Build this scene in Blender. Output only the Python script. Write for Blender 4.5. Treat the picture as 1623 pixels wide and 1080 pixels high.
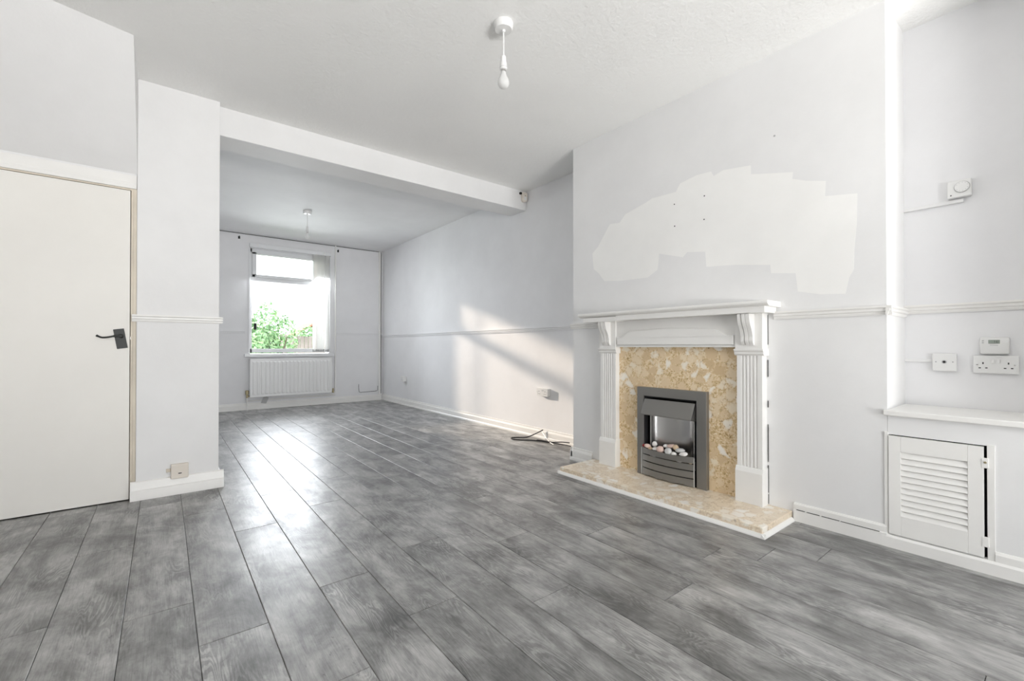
import bpy, bmesh, math, random
from mathutils import Vector, Matrix
random.seed(7)
for o in list(bpy.data.objects): bpy.data.objects.remove(o)
S = bpy.context.scene
COL = S.collection

# ------------------------------------------------------------------ camera
yaw, pitch = math.radians(38.19), math.radians(0.391)
cam_d = bpy.data.cameras.new('camera'); cam = bpy.data.objects.new('camera', cam_d); COL.objects.link(cam)
fw = Vector((math.sin(yaw)*math.cos(pitch), math.cos(yaw)*math.cos(pitch), math.sin(pitch)))
rt = Vector((math.cos(yaw), -math.sin(yaw), 0)); up = rt.cross(fw)
M = Matrix((rt, up, -fw)).transposed().to_4x4(); M.translation = (0, 0, 0.98)
cam.matrix_world = M
cam_d.sensor_fit = 'HORIZONTAL'; cam_d.sensor_width = 36; cam_d.lens = 36*702.76/1623
cam_d.shift_y = 4.41/1623; cam_d.clip_start = 0.02; cam_d.clip_end = 200
S.camera = cam

# ------------------------------------------------------------------ world, sun, daylight
w = bpy.data.worlds.new('sky'); S.world = w; w.use_nodes = True
wb = w.node_tree.nodes['Background']; wb.inputs[0].default_value = (0.86, 0.93, 1.0, 1); wb.inputs[1].default_value = 4.5
sun_d = bpy.data.lights.new('sun', 'SUN'); sun_d.energy = 4.0; sun_d.angle = math.radians(2.2); sun_d.color = (1.0, 0.84, 0.68)
sun = bpy.data.objects.new('sun', sun_d); COL.objects.link(sun)
az, el = math.radians(20.5), math.radians(16.2)
to_sun = Vector((-math.sin(az)*math.cos(el), math.cos(az)*math.cos(el), math.sin(el)))
sun.rotation_euler = to_sun.to_track_quat('Z', 'Y').to_euler(); sun.location = to_sun*30
def daylight(name, loc, direction, sx, sy, power, color):
    d = bpy.data.lights.new(name, 'AREA'); d.shape = 'RECTANGLE'; d.size = sx; d.size_y = sy; d.energy = power; d.color = color
    o = bpy.data.objects.new(name, d); COL.objects.link(o); o.location = loc
    o.rotation_euler = (-Vector(direction)).to_track_quat('Z', 'Y').to_euler()
    return o
UPT = math.radians(76)      # tilt of the added front area lamp, aimed up to brighten the ceiling
daylight('front_fill_lamp', (0.9, -3.85, 0.55), (0, math.cos(UPT), math.sin(UPT)), 2.6, 1.0, 490, (1.0, 0.965, 0.93))
daylight('daylight_back_window', (1.64, 8.22, 1.68), (0, -math.cos(.75), -math.sin(.75)), 1.15, 1.5, 72, (0.92, 0.955, 1.0))
S.view_settings.view_transform = 'Standard'; S.view_settings.look = 'None'
S.view_settings.exposure = 0.02; S.view_settings.gamma = 1.0; S.view_settings.use_curve_mapping = False

# ------------------------------------------------------------------ dimensions
C, R, B = 2.802, 3.175, 7.896
BF, BB, ZB = 3.78, 4.061, 2.4926
PP, PL, PR = 3.706, -0.135, 0.3075
H, H2 = 2.698, 2.72
XL, YF, XLB = -1.25, -3.3, -0.12
YA = -.12             # near end of the alcove niche
CY0, CY1 = 0.575, 2.70
DY = 3.735            # plane of the door

# ------------------------------------------------------------------ helpers
def finish(bm):
    bmesh.ops.recalc_face_normals(bm, faces=bm.faces)
def new_mesh(name, bm, mat=None, smooth=False):
    finish(bm); me = bpy.data.meshes.new(name); bm.to_mesh(me); bm.free()
    if mat:
        for m in (mat if isinstance(mat, (list, tuple)) else [mat]): me.materials.append(m)
    if smooth:
        for p in me.polygons: p.use_smooth = True
        try: me.set_sharp_from_angle(angle=math.radians(38))
        except Exception: pass
    return me
def obj(name, bm, mat, parent=None, smooth=False):
    me = bm if isinstance(bm, bpy.types.Mesh) else new_mesh(name, bm, mat, smooth)
    o = bpy.data.objects.new(name, me); COL.objects.link(o)
    if parent: o.parent = parent
    return o
def tag(o, label, cat, group=None, kind=None):
    o['label'] = label; o['category'] = cat
    if group: o['group'] = group
    if kind: o['kind'] = kind
    return o
def struct(name, bm, mat, label, cat, parent=None, smooth=False):
    return tag(obj(name, bm, mat, parent, smooth), label, cat, kind='structure')
def thing(name, label, cat, loc=(0, 0, 0), group=None, kind=None):
    o = bpy.data.objects.new(name, None); COL.objects.link(o); o.empty_display_size = .05
    o.location = loc; return tag(o, label, cat, group, kind)
def place(o, parent):      # parent while keeping world placement (things whose root is not at the origin)
    o.parent = parent; o.matrix_parent_inverse = Matrix.Translation(-parent.location); return o
def part(name, bm, mat, parent, smooth=False, label=None):
    o = obj(name, bm, mat, None, smooth); o.parent = parent
    lc = parent.location.copy()
    if parent.parent: lc = Vector((0, 0, 0)); o.matrix_parent_inverse = Matrix.Identity(4)
    # geometry is written in world space: shift the mesh into the parent's frame
    root = parent
    while root.parent: root = root.parent
    o.data.transform(Matrix.Translation(-root.location))
    if label: o['label'] = label
    return o
def box(bm, x0, x1, y0, y1, z0, z1, bev=0):
    b2 = bmesh.new()
    bmesh.ops.create_cube(b2, size=1)
    for v in b2.verts:
        v.co = ((x0+x1)/2+v.co.x*(x1-x0), (y0+y1)/2+v.co.y*(y1-y0), (z0+z1)/2+v.co.z*(z1-z0))
    if bev: bmesh.ops.bevel(b2, geom=list(b2.edges), offset=bev, segments=2, affect='EDGES', profile=.5)
    merge(bm, b2); return bm
def merge(bm, b2, mat=None):
    if mat is not None: bmesh.ops.transform(b2, matrix=mat, verts=b2.verts)
    me = bpy.data.meshes.new('tmp'); b2.to_mesh(me); b2.free(); bm.from_mesh(me); bpy.data.meshes.remove(me)
def B_(*a, **k):
    bm = bmesh.new(); box(bm, *a, **k); return bm
def prism(bm, pts, axis, a0, a1, bev=0):
    b2 = bmesh.new()
    def co(p, a):
        return {'x': (a, p[0], p[1]), 'y': (p[0], a, p[1]), 'z': (p[0], p[1], a)}[axis]
    v0 = [b2.verts.new(co(p, a0)) for p in pts]; v1 = [b2.verts.new(co(p, a1)) for p in pts]
    b2.faces.new(v0); b2.faces.new(v1[::-1]); n = len(pts)
    for i in range(n): b2.faces.new((v0[i], v1[i], v1[(i+1) % n], v0[(i+1) % n]))
    finish(b2)
    if bev: bmesh.ops.bevel(b2, geom=list(b2.edges), offset=bev, segments=2, affect='EDGES', profile=.5)
    merge(bm, b2); return bm
def P_(*a, **k):
    bm = bmesh.new(); prism(bm, *a, **k); return bm
def catmull(pts, sub=6):
    pts = [Vector(p) for p in pts]; out = []
    for i in range(len(pts)-1):
        p0 = pts[max(i-1, 0)]; p1 = pts[i]; p2 = pts[i+1]; p3 = pts[min(i+2, len(pts)-1)]
        for k in range(sub):
            t = k/sub
            out.append(.5*((2*p1)+(p2-p0)*t+(2*p0-5*p1+4*p2-p3)*t*t+(3*p1-p0-3*p2+p3)*t**3))
    out.append(pts[-1]); return out
def tube(bm, pts, r, n=10):
    pts = [Vector(p) for p in pts]; rings = []; prev = None
    for i, p in enumerate(pts):
        t = (pts[min(i+1, len(pts)-1)]-pts[max(i-1, 0)]).normalized()
        a = prev-t*prev.dot(t) if prev is not None else t.orthogonal()
        a.normalize(); b = t.cross(a); prev = a
        rr = r[i] if isinstance(r, (list, tuple)) else r
        rings.append([bm.verts.new(p+(a*math.cos(2*math.pi*k/n)+b*math.sin(2*math.pi*k/n))*rr) for k in range(n)])
    for i in range(len(rings)-1):
        for k in range(n): bm.faces.new((rings[i][k], rings[i][(k+1) % n], rings[i+1][(k+1) % n], rings[i+1][k]))
    bm.faces.new(rings[0][::-1]); bm.faces.new(rings[-1]); return bm
def lathe(bm, prof, c, n=28, axis='z'):
    rings = []
    for r, z in prof:
        if r < 1e-6: r = 1e-5
        ring = []
        for k in range(n):
            a = 2*math.pi*k/n
            q = (r*math.cos(a), r*math.sin(a), z)
            if axis == 'x': q = (z, q[0], q[1])
            if axis == 'y': q = (q[0], z, q[1])
            ring.append(bm.verts.new((c[0]+q[0], c[1]+q[1], c[2]+q[2])))
        rings.append(ring)
    for i in range(len(rings)-1):
        for k in range(n): bm.faces.new((rings[i][k], rings[i][(k+1) % n], rings[i+1][(k+1) % n], rings[i+1][k]))
    bm.faces.new(rings[0][::-1]); bm.faces.new(rings[-1]); return bm

# ------------------------------------------------------------------ materials
def mat(name, col, rough=.5, metal=0, spec=.5):
    m = bpy.data.materials.new(name); m.use_nodes = True; b = m.node_tree.nodes['Principled BSDF']
    b.inputs['Base Color'].default_value = (*col, 1); b.inputs['Roughness'].default_value = rough
    b.inputs['Metallic'].default_value = metal; b.inputs['Specular IOR Level'].default_value = spec
    return m
def N(m, t, **k):
    n = m.node_tree.nodes.new(t)
    for a, v in k.items(): setattr(n, a, v)
    return n
def L(m, a, b): m.node_tree.links.new(a, b)
def ramp(m, src, stops, interp='LINEAR'):
    r = N(m, 'ShaderNodeValToRGB'); r.color_ramp.interpolation = interp
    e = r.color_ramp.elements
    while len(e) < len(stops): e.new(.5)
    for q, (p, c) in zip(e, stops): q.position = p; q.color = (*c, 1) if len(c) == 3 else c
    L(m, src, r.inputs[0]); return r
def noise(m, vec, scale, detail=4, rough=.55, dist=0):
    n = N(m, 'ShaderNodeTexNoise'); n.inputs['Scale'].default_value = scale; n.inputs['Detail'].default_value = detail
    n.inputs['Roughness'].default_value = rough; n.inputs['Distortion'].default_value = dist
    if vec is not None: L(m, vec, n.inputs['Vector'])
    return n
def mixc(m, a, b, f, mode='MIX'):
    n = N(m, 'ShaderNodeMix', data_type='RGBA', blend_type=mode)
    for s, v in ((0, f), (6, a), (7, b)):
        if hasattr(v, 'links'): L(m, v, n.inputs[s])
        elif s == 0: n.inputs[0].default_value = v
        else: n.inputs[s].default_value = (*v, 1)
    return n.outputs[2]
def painted(name, col, rough=.55, bump=.12, bscale=45, mottled=.03, bdist=.004):
    m = mat(name, col, rough); b = m.node_tree.nodes['Principled BSDF']
    tc = N(m, 'ShaderNodeTexCoord').outputs['Object']
    n1 = noise(m, tc, 1.7, 5, .6); n2 = noise(m, tc, bscale, 3, .6)
    lo = tuple(c*(1-mottled) for c in col); hi = tuple(min(1, c*(1+mottled)) for c in col)
    L(m, ramp(m, n1.outputs[0], [(.35, lo), (.65, hi)]).outputs[0], b.inputs['Base Color'])
    bp = N(m, 'ShaderNodeBump'); bp.inputs['Strength'].default_value = bump; bp.inputs['Distance'].default_value = bdist
    L(m, n2.outputs[0], bp.inputs['Height']); L(m, bp.outputs[0], b.inputs['Normal'])
    return m
WALL = painted('wall_paint', (.825, .823, .82), .6, .10)
WALLB = painted('wall_paint_cool', (.84, .84, .85), .6, .10)
FRESH = painted('fresh_wall_paint', (.91, .905, .885), .55, .10)
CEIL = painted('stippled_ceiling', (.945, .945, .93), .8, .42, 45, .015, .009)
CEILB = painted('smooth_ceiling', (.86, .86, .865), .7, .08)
TRIM = painted('gloss_trim_paint', (.87, .86, .835), .35, .06, 25, .03)
DOORP = painted('cream_door_paint', (.85, .83, .785), .45, .05, 20, .02)
JAMB = painted('worn_jamb_paint', (.72, .65, .54), .5, .2, 40, .15)
PLASTIC = mat('white_plastic', (.82, .82, .81), .3)
CREAMPL = painted('aged_cream_plastic', (.78, .72, .64), .4, .05, 30, .08)
DARK = mat('dark_slot', (.015, .015, .015), .6)
BLACKM = mat('blackened_iron', (.025, .027, .026), .42, .3)
RUBBER = mat('black_cable_rubber', (.012, .012, .013), .45)
UPVC = mat('white_upvc', (.84, .85, .86), .25)
ENAMEL = mat('radiator_enamel', (.90, .90, .895), .28)
BRASS = painted('tarnished_brass', (.42, .36, .22), .4, .1, 60, .3); BRASS.node_tree.nodes['Principled BSDF'].inputs['Metallic'].default_value = .7
STEEL = mat('brushed_graphite_steel', (.27, .262, .25), .40, .8)
STEELL = mat('brushed_bright_steel', (.62, .61, .60), .22, 1.0)
BLACKI = mat('matt_black_interior', (.012, .012, .013), .55)
GREYSH = mat('grey_paper', (.50, .50, .50), .8)
EDGE = mat('edge_highlight_steel', (.6, .6, .59), .3, .9)

def plank_material():
    m = mat('grey_weathered_laminate', (.3, .3, .3), .3); b = m.node_tree.nodes['Principled BSDF']
    tc = N(m, 'ShaderNodeTexCoord').outputs['Object']; oi = N(m, 'ShaderNodeObjectInfo')
    off = N(m, 'ShaderNodeVectorMath', operation='SCALE'); off.inputs[0].default_value = (37.1, 91.7, 13.3)
    L(m, oi.outputs['Random'], off.inputs['Scale'])
    add = N(m, 'ShaderNodeVectorMath', operation='ADD'); L(m, tc, add.inputs[0]); L(m, off.outputs[0], add.inputs[1])
    v = add.outputs[0]
    def scl(x, y, z):
        s = N(m, 'ShaderNodeVectorMath', operation='MULTIPLY'); L(m, v, s.inputs[0]); s.inputs[1].default_value = (x, y, z); return s.outputs[0]
    cloud = noise(m, scl(1.5, .8, 1), 4.4, 9, .66, .35)
    base = ramp(m, cloud.outputs[0], [(.30, (.120, .119, .117)), (.43, (.205, .203, .199)), (.54, (.325, .322, .315)), (.66, (.46, .455, .445)), (.78, (.53, .525, .515))]).outputs[0]
    streak = noise(m, scl(9, .8, 1), 4.0, 6, .62, .25)
    st = ramp(m, streak.outputs[0], [(.32, (.70, .70, .70)), (.47, (.98, .98, .98)), (.62, (1.10, 1.10, 1.10))]).outputs[0]
    base = mixc(m, base, st, .85, 'MULTIPLY')
    # cathedral grain: thin dark contour lines of an elongated field, only in places
    warp = noise(m, scl(1.9, .30, 1), 4.6, 4, .45, .35)
    mul = N(m, 'ShaderNodeMath', operation='MULTIPLY'); L(m, warp.outputs[0], mul.inputs[0]); mul.inputs[1].default_value = 190
    sn = N(m, 'ShaderNodeMath', operation='SINE'); L(m, mul.outputs[0], sn.inputs[0])
    mask = noise(m, scl(1.6, .8, 1), 3.3, 3, .5)
    mk = ramp(m, mask.outputs[0], [(.47, (0, 0, 0)), (.64, (1, 1, 1))]).outputs[0]
    gr = ramp(m, sn.outputs[0], [(.0, (.60, .60, .60)), (.22, (.92, .92, .92)), (1, (1.05, 1.05, 1.05))]).outputs[0]
    g2 = mixc(m, (1, 1, 1), gr, mk)
    c1 = mixc(m, base, g2, .85, 'MULTIPLY')
    fine = noise(m, scl(1, .05, 1), 240, 3, .65)
    fr = ramp(m, fine.outputs[0], [(.34, (.74, .74, .74)), (.55, (1.04, 1.04, 1.04))]).outputs[0]
    c2 = mixc(m, c1, fr, .8, 'MULTIPLY')
    spk = noise(m, scl(1, .4, 1), 60, 3, .75)
    sr = ramp(m, spk.outputs[0], [(.27, (.40, .40, .40)), (.36, (1, 1, 1))]).outputs[0]
    c3 = mixc(m, c2, sr, .7, 'MULTIPLY')
    vr = N(m, 'ShaderNodeMapRange'); L(m, oi.outputs['Random'], vr.inputs[0]); vr.inputs[3].default_value = .90; vr.inputs[4].default_value = 1.12
    cc = N(m, 'ShaderNodeVectorMath', operation='SCALE'); L(m, c3, cc.inputs[0]); L(m, vr.outputs[0], cc.inputs['Scale'])
    L(m, cc.outputs[0], b.inputs['Base Color'])
    rr = ramp(m, cloud.outputs[0], [(.3, (.43, .43, .43)), (.7, (.31, .31, .31))]).outputs[0]; L(m, rr, b.inputs['Roughness']); b.inputs['Specular IOR Level'].default_value = .8
    bp = N(m, 'ShaderNodeBump'); bp.inputs['Strength'].default_value = .12; bp.inputs['Distance'].default_value = .001
    L(m, fine.outputs[0], bp.inputs['Height']); L(m, bp.outputs[0], b.inputs['Normal'])
    return m
PLANK = plank_material()
SUBF = mat('dark_underlay', (.03, .03, .03), .8)

def marble_material(name='beige_conglomerate_marble', lift=0.0):
    m = mat(name, (.6, .5, .35), .22); b = m.node_tree.nodes['Principled BSDF']
    tc = N(m, 'ShaderNodeTexCoord').outputs['Object']
    wn = noise(m, tc, 14, 3, .6)
    mx = N(m, 'ShaderNodeVectorMath', operation='MULTIPLY_ADD'); L(m, wn.outputs['Color'], mx.inputs[0]); mx.inputs[1].default_value = (.055, .055, .055); L(m, tc, mx.inputs[2])
    vo = N(m, 'ShaderNodeTexVoronoi'); vo.inputs['Scale'].default_value = 16; L(m, mx.outputs[0], vo.inputs['Vector'])
    sep = N(m, 'ShaderNodeSeparateColor'); L(m, vo.outputs['Color'], sep.inputs[0])
    stone = ramp(m, sep.outputs[0], [(0, (.68, .50, .29)), (.3, (.80, .63, .41)), (.5, (.86, .72, .52)), (.68, (.91, .82, .67)), (1, (.96, .91, .83))]).outputs[0]
    ed = N(m, 'ShaderNodeTexVoronoi', feature='DISTANCE_TO_EDGE'); ed.inputs['Scale'].default_value = 16; L(m, mx.outputs[0], ed.inputs['Vector'])
    em = ramp(m, ed.outputs[0], [(.0, (1, 1, 1)), (.09, (.35, .35, .35)), (.2, (0, 0, 0))]).outputs[0]
    fine = noise(m, tc, 70, 5, .7, .6)
    grav = ramp(m, fine.outputs[0], [(.30, (.26, .15, .06)), (.42, (.62, .44, .22)), (.53, (.82, .64, .40)), (.68, (.93, .84, .68))]).outputs[0]
    c1 = mixc(m, stone, grav, em)
    spots = ramp(m, sep.outputs[1], [(.28, (1, 1, 1)), (.36, (0, 0, 0))]).outputs[0]      # small broken pieces fill some cells
    c2 = mixc(m, c1, grav, spots)
    dk = noise(m, tc, 26, 4, .7)
    c3 = mixc(m, c2, ramp(m, dk.outputs[0], [(.27, (.28, .19, .10)), (.36, (1, 1, 1))]).outputs[0], .8, 'MULTIPLY')
    if lift: c3 = mixc(m, c3, (.93, .89, .84), lift)
    L(m, c3, b.inputs['Base Color']); return m
MARBLE = marble_material(); HEARTHM = marble_material('pale_conglomerate_marble', .36)

def glass_material():
    m = bpy.data.materials.new('window_glass'); m.use_nodes = True; nt = m.node_tree
    for n in list(nt.nodes): nt.nodes.remove(n)
    o = N(m, 'ShaderNodeOutputMaterial'); t = N(m, 'ShaderNodeBsdfTransparent'); g = N(m, 'ShaderNodeBsdfGlossy'); g.inputs['Roughness'].default_value = .02
    f = N(m, 'ShaderNodeFresnel'); f.inputs[0].default_value = 1.35; mx = N(m, 'ShaderNodeMixShader')
    L(m, f.outputs[0], mx.inputs[0]); L(m, t.outputs[0], mx.inputs[1]); L(m, g.outputs[0], mx.inputs[2]); L(m, mx.outputs[0], o.inputs[0]); return m
GLASS = glass_material()
def translucent(name, col, f):
    m = bpy.data.materials.new(name); m.use_nodes = True; nt = m.node_tree
    for n in list(nt.nodes): nt.nodes.remove(n)
    o = N(m, 'ShaderNodeOutputMaterial'); d = N(m, 'ShaderNodeBsdfDiffuse'); t = N(m, 'ShaderNodeBsdfTranslucent'); mx = N(m, 'ShaderNodeMixShader')
    d.inputs[0].default_value = (*col, 1); t.inputs[0].default_value = (*col, 1); mx.inputs[0].default_value = f
    L(m, d.outputs[0], mx.inputs[1]); L(m, t.outputs[0], mx.inputs[2]); L(m, mx.outputs[0], o.inputs[0]); return m
VANE = translucent('white_blind_fabric', (.93, .93, .92), .6)
BULB = translucent('frosted_bulb_glass', (.86, .86, .85), .35)
def leaf_material():
    m = mat('green_leaves', (.2, .35, .12), .6); b = m.node_tree.nodes['Principled BSDF']
    g = N(m, 'ShaderNodeNewGeometry'); c = ramp(m, g.outputs['Random Per Island'], [(0, (.15, .29, .13)), (.5, (.27, .44, .21)), (1, (.45, .58, .31))])
    L(m, c.outputs[0], b.inputs['Base Color']); return m
LEAF = leaf_material()
WOODF = painted('weathered_fence_wood', (.30, .24, .22), .8, .3, 30, .25)
BARK = mat('bark', (.12, .09, .06), .9)
ROOFM = painted('red_roof_tile', (.42, .18, .11), .8, .2, 30, .2)
LAWN = painted('lawn', (.16, .24, .09), .9, .5, 40, .3)
RENDERW = painted('pale_render', (.6, .58, .55), .8)
LCD = mat('lcd_grey_green', (.30, .34, .30), .25); INK = mat('lcd_ink', (.05, .06, .06), .5); GREYP = mat('grey_print', (.45, .45, .45), .5)

# ------------------------------------------------------------------ structure
# floor with individual planks
BW, BX0, PLEN = .204, -.517, 1.405
bm = B_(XL-.1, R+.1, YF-.1, B+.1, -.12, -.009)
floor = struct('floor', bm, SUBF, 'grey wood-effect laminate plank floor running through both rooms', 'floor')
joints = {0: 2.225, 1: 2.875, 2: 2.095, 3: 1.775, 4: 1.34, 5: 1.905, 6: 1.505, 7: .62, 8: 1.29, 9: 1.795, 10: .985, 11: 1.575, 12: 1.07, 13: .905}
rng = random.Random(3); cache = {}
def plank_mesh(wd, ln):
    key = (round(wd, 4), round(ln, 4))
    if key not in cache:
        g = .0009; b = bmesh.new(); e = .0018
        # top with a small v-groove chamfer on all four sides
        q = [(-wd/2+g, -ln/2+g), (wd/2-g, -ln/2+g), (wd/2-g, ln/2-g), (-wd/2+g, ln/2-g)]
        t = [(-wd/2+g+e, -ln/2+g+e), (wd/2-g-e, -ln/2+g+e), (wd/2-g-e, ln/2-g-e), (-wd/2+g+e, ln/2-g-e)]
        lo = [b.verts.new((x, y, -.0088)) for x, y in q]; md = [b.verts.new((x, y, -.0012)) for x, y in q]; tp = [b.verts.new((x, y, 0)) for x, y in t]
        b.faces.new(tp); b.faces.new(lo[::-1])
        for i in range(4):
            j = (i+1) % 4; b.faces.new((lo[i], lo[j], md[j], md[i])); b.faces.new((md[i], md[j], tp[j], tp[i]))
        cache[key] = new_mesh('plank', b, PLANK)
    return cache[key]
row0 = int(math.floor((XL-BX0)/BW))
for r in range(row0, 19):
    xa, xb = max(BX0+r*BW, XL), min(BX0+(r+1)*BW, R)
    if xb-xa < .02: continue
    y_lo, y_hi = YF, B
    if xb < PL-.1: y_hi = DY+.04
    if xa > C+.02: y_lo = CY1-.02
    j0 = joints.get(r, rng.uniform(0, PLEN)); k = math.floor((y_lo-j0)/PLEN)
    y = j0+k*PLEN
    while y < y_hi:
        a, b_ = max(y, y_lo), min(y+PLEN, y_hi); y += PLEN
        if b_-a < .03: continue
        o = obj('plank', plank_mesh(xb-xa, b_-a), None, floor); o.location = ((xa+xb)/2, (a+b_)/2, 0)

def wall_hole(axis, p0, p1, a0, a1, z0, z1, holes):
    """slab between p0..p1 along its normal; holes = [(a0,a1,z0,z1)] sorted along a"""
    bm = bmesh.new()
    def bx(aa, ab, za, zb):
        if ab-aa < 1e-4 or zb-za < 1e-4: return
        if axis == 'y': box(bm, aa, ab, p0, p1, za, zb)
        else: box(bm, p0, p1, aa, ab, za, zb)
    cur = a0
    for h in holes:
        bx(cur, h[0], z0, z1); bx(h[0], h[1], z0, h[2]); bx(h[0], h[1], h[3], z1); cur = h[1]
    bx(cur, a1, z0, z1); return bm
T = .16
WX0, WX1, WZ0, WZ1 = 1.055, 2.235, .862, 2.505        # back window opening
struct('wall_right', B_(R, R+T, YF-T, B+T, -.009, 2.8), WALLB, 'white painted right-hand wall running from alcove to rear corner', 'wall')
struct('wall_shade_nib', B_(C, R, YF, YA, -.009, H), WALL, 'unseen white wall nib added to shade the near end of the alcove', 'wall')  # out-of-view nib, added to keep front light off the alcove wall
struct('wall_back', wall_hole('y', B, B+.24, XLB-T, R, -.009, 2.8, [(WX0, WX1, WZ0, WZ1)]), WALLB, 'white rear wall holding the window and radiator', 'wall')
struct('wall_back_left', B_(XLB-T, XLB, DY+.14, B, -.009, 2.8), WALLB, 'left side wall of the rear room hidden behind the pillar', 'wall')
struct('wall_left', B_(XL-T, XL, YF-T, DY+.1, -.009, 2.8), WALL, 'left side wall of the front room outside the view', 'wall')
FWX0, FWX1, FWZ0, FWZ1 = -.5, 2.3, .35, 2.4
struct('wall_front', wall_hole('y', YF-T, YF, XL, R, -.009, 2.8, [(FWX0, FWX1, FWZ0, FWZ1)]), WALL, 'front wall behind the viewer with a wide added window', 'wall')
# chimney breast with fire opening
bm = bmesh.new()
FY0, FY1, FZ0, FZ1 = 1.53, 1.955, .0, .62
box(bm, C, R, CY0, FY0, 0, H); box(bm, C, R, FY1, CY1, 0, H); box(bm, C, R, FY0, FY1, FZ1, H); box(bm, C+.22, R, FY0, FY1, 0, FZ1)
chim = struct('wall_chimney_breast', bm, WALL, 'projecting white chimney breast with patchy fresh paint above the mantel', 'chimney breast')
# fresh paint patch (thin coat with its own outline)
def cpx(px, py):   # outline points measured on the chimney face: crop pixels -> (y, z)
    f = 702.76; u = (900+px/2.25-811.5)/f; v = -(py/2.25-544.41)/f
    d = fw+rt*u+up*v; t = C/d.x; return (d.y*t, .98+d.z*t)
outline = [(88, 905), (108, 880), (150, 800), (185, 795), (205, 765), (280, 722), (300, 708), (385, 685), (400, 655), (460, 625), (510, 612), (520, 628), (555, 607), (652, 590), (653, 622), (700, 620), (803, 614), (800, 638), (850, 645), (920, 646), (917, 700), (960, 696), (1032, 690), (1030, 800), (1022, 885), (1020, 960), (1003, 990), (990, 1048), (900, 1050), (820, 1040), (812, 975), (725, 975), (722, 945), (600, 945), (494, 952), (490, 898), (425, 900), (410, 918), (325, 905), (320, 962), (285, 990), (190, 1002), (130, 1003), (110, 975), (92, 960)]
patch = P_([cpx(*p) for p in outline], 'x', C-.0006, C+.001)
part('paint_patch', patch, FRESH, chim, label='fresh brighter white paint patch with ragged roller edges')
for p in [(380, 729), (487, 699), (486, 783), (381, 807)]:
    y, z = cpx(*p); part('nail_hole', lathe(bmesh.new(), [(.0045, -.0012), (.0045, .001)], (C, y, z), 10, 'x'), DARK, chim)
y, z = cpx(737, 485); part('wall_plug', lathe(bmesh.new(), [(.006, -.002), (.006, .001)], (C, y, z), 10, 'x'), GREYP, chim)

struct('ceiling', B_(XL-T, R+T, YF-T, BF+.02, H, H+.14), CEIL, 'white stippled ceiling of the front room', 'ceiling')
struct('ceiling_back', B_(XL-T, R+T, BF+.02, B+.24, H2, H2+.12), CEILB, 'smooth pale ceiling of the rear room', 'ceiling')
struct('trim_beam', B_(PL, R, BF, BB, ZB, H2+.01, bev=.004), WALL, 'white boxed ceiling beam dividing the two rooms', 'beam')
struct('wall_pillar', B_(PL, PR, PP, BB, 0, H, bev=.004), WALL, 'white pillar between the cream door and the rear room', 'pillar')
# wall over the door, door and stair soffit
DX1, DX0, DZ = -.168, -.945, 1.975
bm = wall_hole('y', DY, DY+.14, XL, PL, -.009, H, [(DX0-.02, DX1+.014, 0, DZ+.012)])
struct('wall_door', bm, WALL, 'white wall strip around and above the cream door', 'wall')
bm = bmesh.new()
prof_r = [(PL, DY, 2.087), (PL, 3.205, H), (PL, DY, H)]
slope = (3.211-3.134)/(.447-.132)
prof_l = [(XL, DY, 2.087), (XL, 3.205-slope*(PL-XL), H), (XL, DY, H)]
NS = 16; rings = []
for k in range(NS+1):
    t = k/NS; rings.append([bm.verts.new(Vector(p).lerp(Vector(q), t)) for p, q in zip(prof_r, prof_l)])
bm.faces.new(rings[0]); bm.faces.new(rings[-1][::-1])
for k in range(NS):
    for i in range(3): bm.faces.new((rings[k][i], rings[k+1][i], rings[k+1][(i+1) % 3], rings[k][(i+1) % 3]))
struct('trim_stair_soffit', bm, WALL, 'sloping white stair soffit above the cream door', 'soffit', None, True)

door = thing('door_1', 'plain cream flush door with black lever handle beside the pillar', 'door', (DX1, DY, 0), kind='structure')
leaf = part('door_leaf', B_(DX0, DX1, DY-.008, DY+.036, .007, DZ, bev=.002), DOORP, door)
bm = bmesh.new(); box(bm, DX0-.02, DX0-.004, DY-.004, DY+.14, 0, DZ+.012); box(bm, DX1+.004, DX1+.016, DY-.006, DY+.14, 0, DZ+.012); box(bm, DX0-.02, DX1+.016, DY-.004, DY+.14, DZ+.004, DZ+.014)
box(bm, DX0-.004, DX1+.004, DY+.05, DY+.12, 0, DZ+.004)
part('door_frame', bm, JAMB, door, label='worn beige door jamb with chipped paint')
bm = bmesh.new()
box(bm, XL, PL-.002, DY-.02, DY, DZ+.012, DZ+.034, bev=.003); box(bm, XL, PL-.002, DY-.013, DY, DZ+.034, DZ+.05, bev=.003); box(bm, XL, PL-.002, DY-.006, DY, DZ+.05, DZ+.10, bev=.002)
part('architrave', bm, TRIM, door)
part('door_jamb', B_(DX1+.015, PL-.0005, DY-.012, DY, .0, DZ+.012, bev=.002), JAMB, door, label='worn beige door jamb with chipped paint')
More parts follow.
